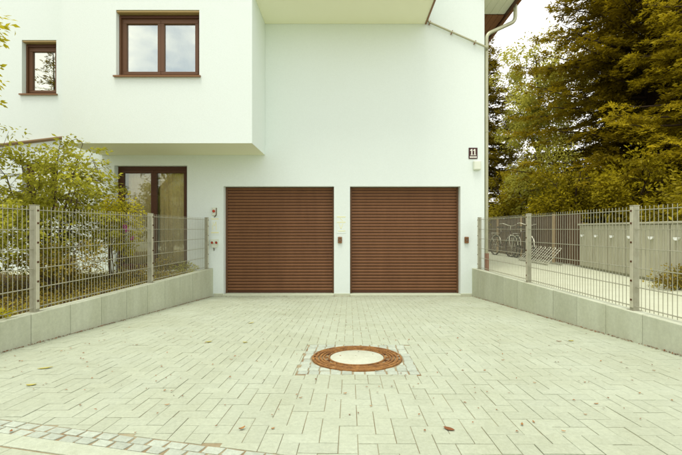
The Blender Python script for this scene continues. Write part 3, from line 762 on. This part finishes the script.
def bicycle(label, x, d, lean, paint, yaw):
    root = thing('bicycle', label, 'bicycle', (x, d, .548), 'bicycles in the yard'); root.rotation_euler = (0, lean, yaw)
    def P(mb, name, m, par=root): return link(name, mb.mesh(name, m), par)
    rw = .34
    for yy, nm in ((-.52, 'front_wheel'), (.52, 'rear_wheel')):
        ty = MB().tube([(0, yy+rw*math.cos(t), rw+rw*math.sin(t)) for t in [2*math.pi*k/28 for k in range(28)]], .021, 6, closed=True)
        wh = P(ty, nm, M['black'])
        P(MB().tube([(0, yy+.31*math.cos(t), rw+.31*math.sin(t)) for t in [2*math.pi*k/28 for k in range(28)]], .010, 5, closed=True), 'rim', M['bike_paint'], wh)
        sp = MB()
        for k in range(14):
            t = 2*math.pi*k/14; sp.tube([(0, yy, rw), (0, yy+.31*math.cos(t), rw+.31*math.sin(t))], .0022, 4, cap=False)
        P(sp, 'spokes', M['silver'], wh)
        P(MB().tube([(0, yy+.372*math.cos(t), rw+.372*math.sin(t)) for t in [R(20)+R(150)*k/12 for k in range(13)]], .016, 6), 'mudguard', M['bike_white'])
    bbk, st_, hd, hl = (0, .08, .30), (0, .22, .82), (0, -.36, .86), (0, -.39, .74)
    P(MB().tube([bbk, st_], .016, 8).tube([bbk, hl], .019, 8).tube([st_, hd], .016, 8).tube([hd, hl], .02, 8), 'frame', paint)
    P(MB().tube([bbk, (.05, .52, rw)], .011, 6).tube([bbk, (-.05, .52, rw)], .011, 6).tube([st_, (.05, .52, rw)], .010, 6).tube([st_, (-.05, .52, rw)], .010, 6), 'rear_stay', paint)
    P(MB().tube(bend([hl, (.05, -.44, .60), (.05, -.52, rw)], .05), .012, 6).tube(bend([hl, (-.05, -.44, .60), (-.05, -.52, rw)], .05), .012, 6), 'fork', M['silver'])
    P(MB().tube(bend([(.27, -.16, 1.06), (.24, -.30, 1.08), (.06, -.38, 1.02), (-.06, -.38, 1.02), (-.24, -.30, 1.08), (-.27, -.16, 1.06)], .05), .012, 8).tube([hd, (0, -.38, 1.02)], .013, 8), 'handlebar', M['silver'])
    P(MB().tube([st_, (0, .25, .95)], .013, 8), 'seat_post', M['silver'])
    P(MB().prism([(-.07, .40), (.07, .40), (.085, .32), (.03, .2), (.016, .08), (-.016, .08), (-.03, .2), (-.085, .32)], .95, .995), 'saddle', M['black'])
    P(MB().lathe([(.085, -.004), (.092, 0), (.085, .004), (.07, .003), (.07, -.003)], (0, 0, 0), 20), 'chainring', M['silver']).location = bbk
    P(MB().box(-.07, .07, .32, .78, .76, .775, .004).tube([(.06, .74, .765), (.05, .53, rw)], .006, 5).tube([(-.06, .74, .765), (-.05, .53, rw)], .006, 5), 'luggage_rack', M['silver'])
    P(MB().obox((.1, .10, .20), (.09, .05, .02)).obox((-.1, .06, .40), (.09, .05, .02)).tube([(.06, .08, .30), (.06, .10, .20)], .008, 5).tube([(-.06, .08, .30), (-.06, .06, .40)], .008, 5), 'pedals', M['black'])
bicycle('bicycle with pale mudguards parked nearest the house corner', 5.30, 12.85, R(5), M['bike_paint'], R(6))
bicycle('dark framed bicycle parked just left of the bike rack', 5.36, 11.55, R(4), M['bike_paint'], R(-5))
rk = thing('bike_rack', 'low silver bike rack with slanted wheel hoops by the slat fence', 'bike rack', (5.2, 10.3, .548))
for x in (5.02, 5.38): MB().tube([(x, 9.45, .575), (x, 11.0, .575)], .018, 8).build('base_rail', M['zinc'], rk)
hp = MB().tube(bend([(-.20, -.09, .02), (.16, -.09, .42), (.20, .09, .42), (-.16, .09, .02)], .06), .009, 7).mesh('wheel_hoop', M['silver'])
for k in range(7):
    o = link('wheel_hoop', hp, rk, (0, -.80+.24*k, .015))

# ------------------------------------------------------------------ foliage
def unit(v): return v/np.maximum(np.linalg.norm(v, axis=-1, keepdims=True), 1e-9)
def leaves(P, D, Nn, ln, wd, fold=.25):
    """diamond leaves: base P, direction D, normal Nn -> (k,4,3)"""
    D = unit(D); Sd = unit(np.cross(D, Nn)); Nn = np.cross(Sd, D)
    ln = ln[:, None]; wd = wd[:, None]
    a = P; b = P+D*ln*.45+Sd*wd*.5+Nn*wd*fold; c = P+D*ln; d = P+D*ln*.45-Sd*wd*.5+Nn*wd*fold
    return np.stack([a, b, c, d], 1)
def limb_mesh(segs, name, m, off, n=6):
    mb = MB()
    for pts, rs in segs: mb.tube(pts, rs, n)
    return mb.mesh(name, m, off)
def conifer(label, base, H, Rr, seed, material, z_lo=.08, whorl=.34, nbr=6, dens=1., droop=.28, size=1., power=.85, cat='tree', nm='fir_tree', zmax=99):
    g = np.random.default_rng(seed); base = np.array(base, float); root = thing(nm, label, cat, tuple(base))
    segs = [([tuple(base+np.array([g.normal(0, .04), g.normal(0, .04), H*t])) for t in np.linspace(0, 1, 9)], [max(.02, H*.017*(1-t)+.02) for t in np.linspace(0, 1, 9)])]
    LP = []; LD = []; LN = []; LL = []; LWd = []; TN = []
    z = H*z_lo
    while z < min(H*.99, zmax):
        f = z/H; Lb = Rr*(1-f)**power+.12
        k = nbr+int(g.integers(-1, 2)); a0 = g.uniform(0, 6.28)
        for q in range(k):
            a = a0+6.283*q/k+g.normal(0, .22); Lq = Lb*g.uniform(.62, 1.15); zz = z+g.uniform(-.5, .5)*whorl
            dr = droop*g.uniform(.6, 1.3)*(1-f*1.2)
            npt = 9; t = np.linspace(0, 1, npt); hd = np.array([math.cos(a), math.sin(a), 0]); sd_ = np.array([-math.sin(a), math.cos(a), 0])
            bend_ = g.normal(0, .12)
            pts = base+np.outer(t*Lq, hd)+np.outer(bend_*Lq*t*t, sd_); pts[:, 2] += zz-dr*Lq*t**1.3+.16*Lq*t**3
            segs.append(([tuple(p) for p in pts[::2]], [max(.006, .018*Lq*(1-.9*s)) for s in t[::2]]))
            br_tone = np.clip(g.normal(.5, .22), 0, 1)
            ntw = max(4, int(Lq/.13*dens)); tt = np.sort(g.uniform(.12, 1, ntw))
            for s in tt:
                i = min(int(s*(npt-1)), npt-2); u = s*(npt-1)-i; p = pts[i]*(1-u)+pts[i+1]*u; bd = unit(pts[i+1]-pts[i])
                side = g.choice([-1, 1]); tl = (.16+.42*(1-s)**.8*min(1, s*4))*min(Lq, 2.6)*.75*g.uniform(.7, 1.2)
                an = g.uniform(.75, 1.15); td_ = bd*math.cos(an)+side*sd_*math.sin(an)
                nl = max(3, int(tl/.034*dens)); w_ = np.linspace(.05, 1, nl)
                tp = p+np.outer(w_*tl, td_); tp[:, 2] -= .30*tl*w_**1.5; tp += g.normal(0, .03, tp.shape)*size
                for sd2 in (-1, 1):
                    ld = td_+sd2*np.cross(td_, [0, 0, 1])*g.uniform(.45, .95, (nl, 1))+g.normal(0, .38, (nl, 3)); ld[:, 2] -= .05
                    LP.append(tp); LD.append(ld); LN.append(np.array([0, -.25, 1.])+g.normal(0, .7, (nl, 3)))
                    LL.append(g.uniform(.065, .13, nl)*size); LWd.append(g.uniform(.024, .042, nl)*size)
                    TN.append(np.clip(br_tone*.6+.4*w_*s+g.normal(0, .12, nl), 0, 1))  # tone rises outward: lit tips and shaded inside put into the colour
        z += whorl*g.uniform(.75, 1.2)
    P = np.concatenate(LP); Vv = leaves(P, np.concatenate(LD), np.concatenate(LN), np.concatenate(LL), np.concatenate(LWd), .18)
    link('crown', fast_mesh('crown', Vv-base, 4, material, np.concatenate(TN)), root)
    link('trunk', limb_mesh(segs[:1], 'trunk', M['bark'], base, 10), root)
    link('boughs', limb_mesh(segs[1:], 'boughs', M['bark'], base, 5), root)
    return root, len(P)
def broadleaf(label, base, H, Rr, seed, material, nleaf, ls=.10, nlimb=7, trunk_r=.14, z_crown=.3, clump=.32, nclump=120, cat='tree', nm='deciduous_tree',
              flat=1., multi=False, rz=None, stem='bark', bmin=0., shell=.55):
    g = np.random.default_rng(seed); base = np.array(base, float); root = thing(nm, label, cat, tuple(base))
    cz = H*(z_crown+(1-z_crown)/2); rz = rz or H*(1-z_crown)/2
    # clump centres through an uneven ellipsoid
    C = []
    lob = g.normal(0, 1, (6, 3)); lob = unit(lob)
    while len(C) < nclump:
        v = g.normal(0, 1, 3); v /= np.linalg.norm(v); r = g.uniform(0, 1)**shell
        k = .78+.30*max(0, (lob@v).max()-.55)/.45
        p = v*r*k*np.array([Rr, Rr, rz])+np.array([0, 0, cz])
        if p[2] < bmin: continue
        C.append(p)
    C = np.array(C)
    segs = []; forks = []
    if multi:
        for q in range(nlimb):
            a = 6.283*q/nlimb+g.normal(0, .3); tip = np.array([math.cos(a)*Rr*.6*g.uniform(.3, 1), math.sin(a)*Rr*.6*g.uniform(.3, 1), H*g.uniform(.65, .95)])
            s0 = np.array([math.cos(a)*.08, math.sin(a)*.08, -.03]); pts = [s0+(tip-s0)*t+np.array([0, 0, .12*H*math.sin(t*3.14)])+g.normal(0, .015, 3) for t in np.linspace(0, 1, 7)]
            segs.append(([tuple(base+p) for p in pts], list(np.linspace(trunk_r, trunk_r*.2, 7)))); forks += pts[2:]
    else:
        top = np.array([g.normal(0, .1), g.normal(0, .1), H*.82]); tp = [top*t+g.normal(0, .03*H*.1, 3)*(t > 0) for t in np.linspace(0, 1, 9)]
        tp[0] = np.array([0, 0, -.05])
        segs.append(([tuple(base+p) for p in tp], list(np.linspace(trunk_r, trunk_r*.15, 9))))
        for q in range(nlimb):
            i = int(g.integers(2, 7)); a = 6.283*q/nlimb+g.normal(0, .3); s0 = tp[i]
            tip = s0+np.array([math.cos(a)*Rr*.7, math.sin(a)*Rr*.7, H*g.uniform(.05, .25)])
            pts = [s0+(tip-s0)*t+np.array([0, 0, .06*H*math.sin(t*3.14)])+g.normal(0, .02*H*.1, 3)*(t > 0) for t in np.linspace(0, 1, 6)]
            segs.append(([tuple(base+p) for p in pts], list(np.linspace(trunk_r*.5, trunk_r*.1, 6)))); forks += pts[1:]
    Fk = np.array(forks)
    for c in C:
        j = np.argmin(((Fk-c)**2).sum(1)+.3*np.maximum(0, Fk[:, 2]-c[2])**2); p0 = Fk[j]; mid = (p0+c)/2+np.array([0, 0, .06])
        segs.append(([tuple(base+p0), tuple(base+mid), tuple(base+c)], [trunk_r*.10+.003, trunk_r*.07+.002, .002]))
    per = max(4, nleaf//nclump); LP = []; LD = []; LN = []; TN = []
    for c in C:
        k = int(per*g.uniform(.5, 1.5)); q = g.normal(0, 1, (k, 3)); q = unit(q)*g.uniform(.15, 1, (k, 1))**.6*clump*g.uniform(.7, 1.3)
        q[:, 2] *= flat
        LP.append(c+q); dd = unit(q+np.array([c[0], c[1], 0])*.3)+g.normal(0, .5, (k, 3)); dd[:, 2] -= .25; LD.append(dd)
        LN.append(np.array([0, 0, 1.])+g.normal(0, .55, (k, 3))); TN.append(np.clip(g.normal(.5, .22)+g.normal(0, .16, k), 0, 1))
    P = np.concatenate(LP); k = len(P)
    Vv = leaves(P, np.concatenate(LD), np.concatenate(LN), g.uniform(.75, 1.3, k)*ls, g.uniform(.42, .62, k)*ls, .16)
    link('crown', fast_mesh('crown', Vv, 4, material, np.concatenate(TN)), root)
    nl = 1 if not multi else nlimb
    link('trunk', limb_mesh(segs[:nl], 'trunk', M[stem], base, 8), root)
    link('branches', limb_mesh(segs[nl:], 'branches', M[stem], base, 4), root)
    return root
G = .548
# right side, from far to near
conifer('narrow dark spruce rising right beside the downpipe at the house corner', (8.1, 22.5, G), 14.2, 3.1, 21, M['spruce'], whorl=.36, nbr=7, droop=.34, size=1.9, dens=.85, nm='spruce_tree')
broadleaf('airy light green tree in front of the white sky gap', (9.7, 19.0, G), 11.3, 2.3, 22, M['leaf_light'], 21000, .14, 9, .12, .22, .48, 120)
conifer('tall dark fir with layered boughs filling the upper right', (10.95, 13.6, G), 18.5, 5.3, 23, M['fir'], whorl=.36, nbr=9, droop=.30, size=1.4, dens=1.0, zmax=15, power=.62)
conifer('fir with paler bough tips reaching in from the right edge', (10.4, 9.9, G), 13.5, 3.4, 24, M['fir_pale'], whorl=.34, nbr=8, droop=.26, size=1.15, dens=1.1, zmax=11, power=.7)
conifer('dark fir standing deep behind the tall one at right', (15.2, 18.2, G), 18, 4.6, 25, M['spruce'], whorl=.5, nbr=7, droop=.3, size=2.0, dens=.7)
for k, (lab, x, d, h, r_, m_) in enumerate([
        ('rounded olive shrub behind the slat fence nearest the house corner', 6.9, 15.6, 3.5, 1.5, 'leaf_hedge'),
        ('tall olive shrub with bare stems showing above the bike rack', 7.6, 13.8, 4.3, 1.6, 'leaf_light'),
        ('dense dark shrub behind the middle of the slat fence', 7.0, 11.8, 3.0, 1.25, 'leaf_hedge'),
        ('bushy shrub behind the far end of the bin store', 7.9, 10.2, 3.0, 1.5, 'leaf_hedge'),
        ('low dark shrub under the firs behind the bin store', 7.7, 8.0, 2.1, 1.3, 'leaf_hedge'),
        ('broad shrub far behind the slat fence under the spruce', 9.3, 18.2, 4.4, 2.0, 'leaf_hedge'),
        ('shaded shrub at the foot of the tall dark fir', 9.6, 15.6, 4.0, 1.9, 'leaf_hedge')]):
    broadleaf(lab, (x, d, G), h, r_, 40+k, M[m_], 9500, .105, 7, .05, .05, .34, 120, 'shrub', 'shrub', multi=True, bmin=.1)
# left garden
broadleaf('large open leafy shrub behind the left fence in front of the house wall', (-4.95, 6.25, .54), 2.5, 1.25, 61, M['leaf_shrub'], 12000, .074, 9, .022, .06, .23, 260, 'shrub', 'garden_shrub',
          flat=.32, multi=True, stem='stem', bmin=.2, shell=.42)
broadleaf('yellow green bush with purple flowers left of the terrace door', (-3.98, 6.55, .54), 1.75, .46, 62, M['leaf_yellow'], 2600, .055, 6, .014, .15, .13, 80, 'bush', 'flowering_bush', multi=True, stem='stem', bmin=.1)
fl_root = bpy.data.objects['flowering_bush']
for (x, d, z) in ((-3.66, 6.28, 1.50), (-3.58, 6.35, 1.30), (-3.62, 6.25, 1.44)):
    m = MB(); g = random.Random(int(d*100))
    for k in range(16):
        v = Vector((g.gauss(0, 1), g.gauss(0, 1), g.gauss(0, 1))).normalized(); c = Vector((x, d, z))+v*.03
        e1 = v.cross(Vector((.3, .2, 1))).normalized()*.018; e2 = v.cross(e1).normalized()*.018
        m.add([c-e1, c+e2+v*.01, c+e1, c-e2+v*.01], [(0, 1, 2, 3)])
    m.build('blossom', M['flower'], fl_root)
broadleaf('darker low shrub at the left edge behind the fence', (-4.75, 4.7, .54), 1.5, .85, 63, M['leaf_shrub'], 4200, .06, 8, .016, .05, .17, 90, 'shrub', 'garden_shrub', multi=True, stem='stem', bmin=.08)
broadleaf('low brownish ground shrub in front of the large leafy shrub', (-4.0, 5.3, .54), .8, .6, 64, M['leaf_low'], 2400, .05, 7, .01, .02, .12, 60, 'shrub', 'garden_shrub', multi=True, stem='stem', bmin=.04)
broadleaf('small clipped plant below the terrace door', (-3.72, 7.55, .54), .34, .34, 65, M['leaf_low'], 900, .04, 6, .007, .02, .08, 40, 'plant', 'low_plant', multi=True, stem='stem', bmin=.03)
broadleaf('small green plant between terrace door and end post', (-3.32, 7.7, .54), .26, .26, 66, M['leaf_shrub'], 600, .04, 6, .007, .02, .07, 30, 'plant', 'low_plant', multi=True, stem='stem', bmin=.03)
broadleaf('low brown plant beside the middle post of the left fence', (-3.6, 6.35, .54), .30, .34, 67, M['leaf_low'], 900, .04, 6, .007, .02, .08, 40, 'plant', 'low_plant', multi=True, stem='stem', bmin=.03)
broadleaf('yellow green tuft on the wall top at the left picture edge', (-3.36, 3.55, .56), .16, .15, 68, M['leaf_yellow'], 160, .06, 6, .004, .02, .06, 14, 'plant', 'low_plant', multi=True, stem='stem', bmin=.02)
broadleaf('small green bush beside the bin store at the right edge', (4.95, 5.75, G), .30, .36, 69, M['leaf_low'], 800, .05, 6, .008, .02, .1, 34, 'bush', 'low_bush', multi=True, stem='stem', bmin=.03)
# overhanging street tree at the far left: a few leaves of it enter the picture
broadleaf('yellow green tree leaning into the upper left picture edge', (-5.72, 4.6, G), 4.75, 1.6, 70, M['leaf_yellow'], 6000, .085, 7, .04, .5, .30, 80, 'tree', 'deciduous_tree')
# garden scatter: ground cover and bark chips
g = np.random.default_rng(77); k = 22000
d_ = g.uniform(1.2, 7.6, k); off = np.abs(g.normal(0, 2.0, k)); xx = -2.89-.056*(FY-d_)-.17-off
P = np.stack([xx, d_, .565+g.uniform(-.01, .07, k)], 1); D = g.normal(0, 1, (k, 3)); D[:, 2] = np.abs(D[:, 2])*.5
o = link('ground_cover', fast_mesh('ground_cover', leaves(P, D, np.array([0, 0, 1.])+g.normal(0, .5, (k, 3)), g.uniform(.02, .05, k), g.uniform(.012, .03, k)), 4, M['leaf_low'], g.uniform(0, 1, k)))
tag(o, 'low ground cover and leaf mulch on the left garden bed', 'ground cover', kind='stuff')

# behind the viewer: what the window panes mirror
conifer('pointed fir across the street mirrored in the small upper window', (-23.0, -13, .5), 15.5, 4.4, 81, M['spruce'], whorl=.6, nbr=6, size=2.0, dens=.5)
broadleaf('broad tree across the street mirrored in the bay window', (-19.3, -13, .5), 15.0, 2.8, 82, M['leaf_hedge'], 9000, .26, 8, .2, .2, .7, 90)
nb = thing('neighbour_house', 'gabled house across the street mirrored in the terrace door', 'house', (-12, -20, .5))
MB().prism([(-17, .5), (-6.5, .5), (-6.5, 4.2), (-11.75, 9.2), (-17, 4.2)], -27, -17, 'y').build('wall', M['kerb'], nb)
rr = MB()
for a, b in (((-17.6, 3.75), (-11.75, 9.45)), ((-5.9, 3.75), (-11.75, 9.45))):
    rr.add([(a[0], -27.4, a[1]), (b[0], -27.4, b[1]), (b[0], -16.4, b[1]), (a[0], -16.4, a[1]), (a[0], -27.4, a[1]+.2), (b[0], -27.4, b[1]+.2), (b[0], -16.4, b[1]+.2), (a[0], -16.4, a[1]+.2)],
           [(0, 1, 2, 3), (4, 5, 6, 7), (0, 3, 7, 4), (3, 2, 6, 7), (0, 1, 5, 4)])
rr.build('roof', M['roof'], nb)
for x in (-15, -12.4, -9.6):
    for z in (1.4, 4.0): B(x, x+1.2, -16.99, -16.95, z, z+1.3).build('window', M['brown_dark'], nb)

# ------------------------------------------------------------------ fallen leaves
def ground_pt(x, y):
    s = (y-229-26)/.897; d = 379/s; return ((x-346)/s, d)
def leaf_obj(x, y, ln, wd, ang_, curl, m, label, group=None, nm='fallen_leaf'):
    X, d = ground_pt(x, y); n = 6; V = []; F = []
    for i in range(n+1):
        t = i/n; wv = wd*.5*math.sin(math.pi*min(1, t*.94+.03))**.8; zc = .002+curl*(t-.5)**2*4
        for sx in (-1, 0, 1):
            V.append(((t-.5)*ln, sx*wv, zc+(abs(sx)*curl*.7)))
    for i in range(n):
        for q in range(2): F.append((i*3+q, i*3+q+1, i*3+4+q, i*3+3+q))
    me = bpy.data.meshes.new(nm); me.from_pydata(V, [], F); me.materials.append(m)
    for p in me.polygons: p.use_smooth = True
    o = link(nm, me, None, (X, d, dz(d)+.002)); o.rotation_euler = (-TH, 0, ang_); tag(o, label, 'leaf', group); return o
leaf_obj(449, 430, .058, .034, R(-35), .002, M['brown_leaf'], 'large brown curled leaf on the pavers in the right foreground')
leaf_obj(208.5, 342.5, .07, .04, R(20), .004, M['green_leaf'], 'green fallen leaf left of the manhole, the nearer of two', )
leaf_obj(251, 323.5, .09, .035, R(50), .004, M['green_leaf'], 'green fallen leaf between manhole and left garage door')
leaf_obj(245, 343, .055, .03, R(-10), .004, M['green_leaf'], 'small green fallen leaf just left of the manhole')
leaf_obj(31, 386, .065, .035, R(10), .004, M['green_leaf'], 'yellowish fallen leaf near the left wall in the foreground')
leaf_obj(45, 369, .10, .04, R(25), .004, M['green_leaf'], 'long yellowish leaf beside the left wall')
leaf_obj(571, 341.5, .06, .035, R(5), .004, M['green_leaf'], 'yellow leaf on the paving near the right wall')
leaf_obj(559, 342, .05, .025, R(-20), .004, M['brown_leaf'], 'brown leaf beside the yellow leaf near the right wall')
leaf_obj(242, 430, .035, .02, R(40), .006, M['dry_leaf'], 'small tan leaf on the pavers left of centre in the foreground')
r5 = random.Random(9)
for (x, y) in ((15, 357), (22, 361), (62, 352), (90, 345), (104, 340), (137, 345), (165, 392), (190, 337), (168, 406), (232, 360), (258, 362), (272, 430), (345, 395), (371, 407),
               (408, 341), (460, 352), (484, 372), (503, 361), (534, 384), (534, 424), (523, 425), (564, 432), (601, 362), (586, 415), (597, 404), (655, 372), (640, 395), (672, 401), (502, 355), (300, 398)):
    leaf_obj(x+r5.uniform(-1, 1), y+r5.uniform(-1, 1), r5.uniform(.014, .030), r5.uniform(.009, .016), r5.uniform(0, 6), .003, M['dry_leaf'],
             'tiny dry leaf scrap lying on the pale paving', 'dry leaf scraps on the paving')
g = np.random.default_rng(5); PP = []
k = 1700; d_ = g.uniform(1.9, 8.1, k); side = g.integers(0, 2, k); eo = np.abs(g.normal(0, .018, k))+.004
x_ = np.where(side == 0, -2.89-.056*(FY-d_)+eo, 2.74+.049*(FY-d_)-eo); PP.append(np.stack([x_, d_], 1))
k = 240; PP.append(np.stack([g.uniform(-2.85, 2.7, k), FY-.062-np.abs(g.normal(0, .025, k))], 1))
k = 420; d_ = 8.1-6.2*g.uniform(0, 1, k)**.8; PP.append(np.stack([g.uniform(-2.9, 2.8, k), d_], 1))
Q = np.concatenate(PP); k = len(Q); P = np.stack([Q[:, 0], Q[:, 1], (FY-Q[:, 1])*SLOPE+.004+g.uniform(0, .003, k)], 1)
D = g.normal(0, 1, (k, 3)); D[:, 2] = np.abs(D[:, 2])*.12-D[:, 1]*SLOPE
o = link('leaf_litter', fast_mesh('leaf_litter', leaves(P, D, np.array([0, 0, 1.])+g.normal(0, .2, (k, 3)), g.uniform(.008, .026, k), g.uniform(.006, .016, k)), 4, M['litter'], g.uniform(0, 1, k)))
tag(o, 'brown leaf crumbs along the wall feet and over the paving', 'leaf litter', kind='stuff')
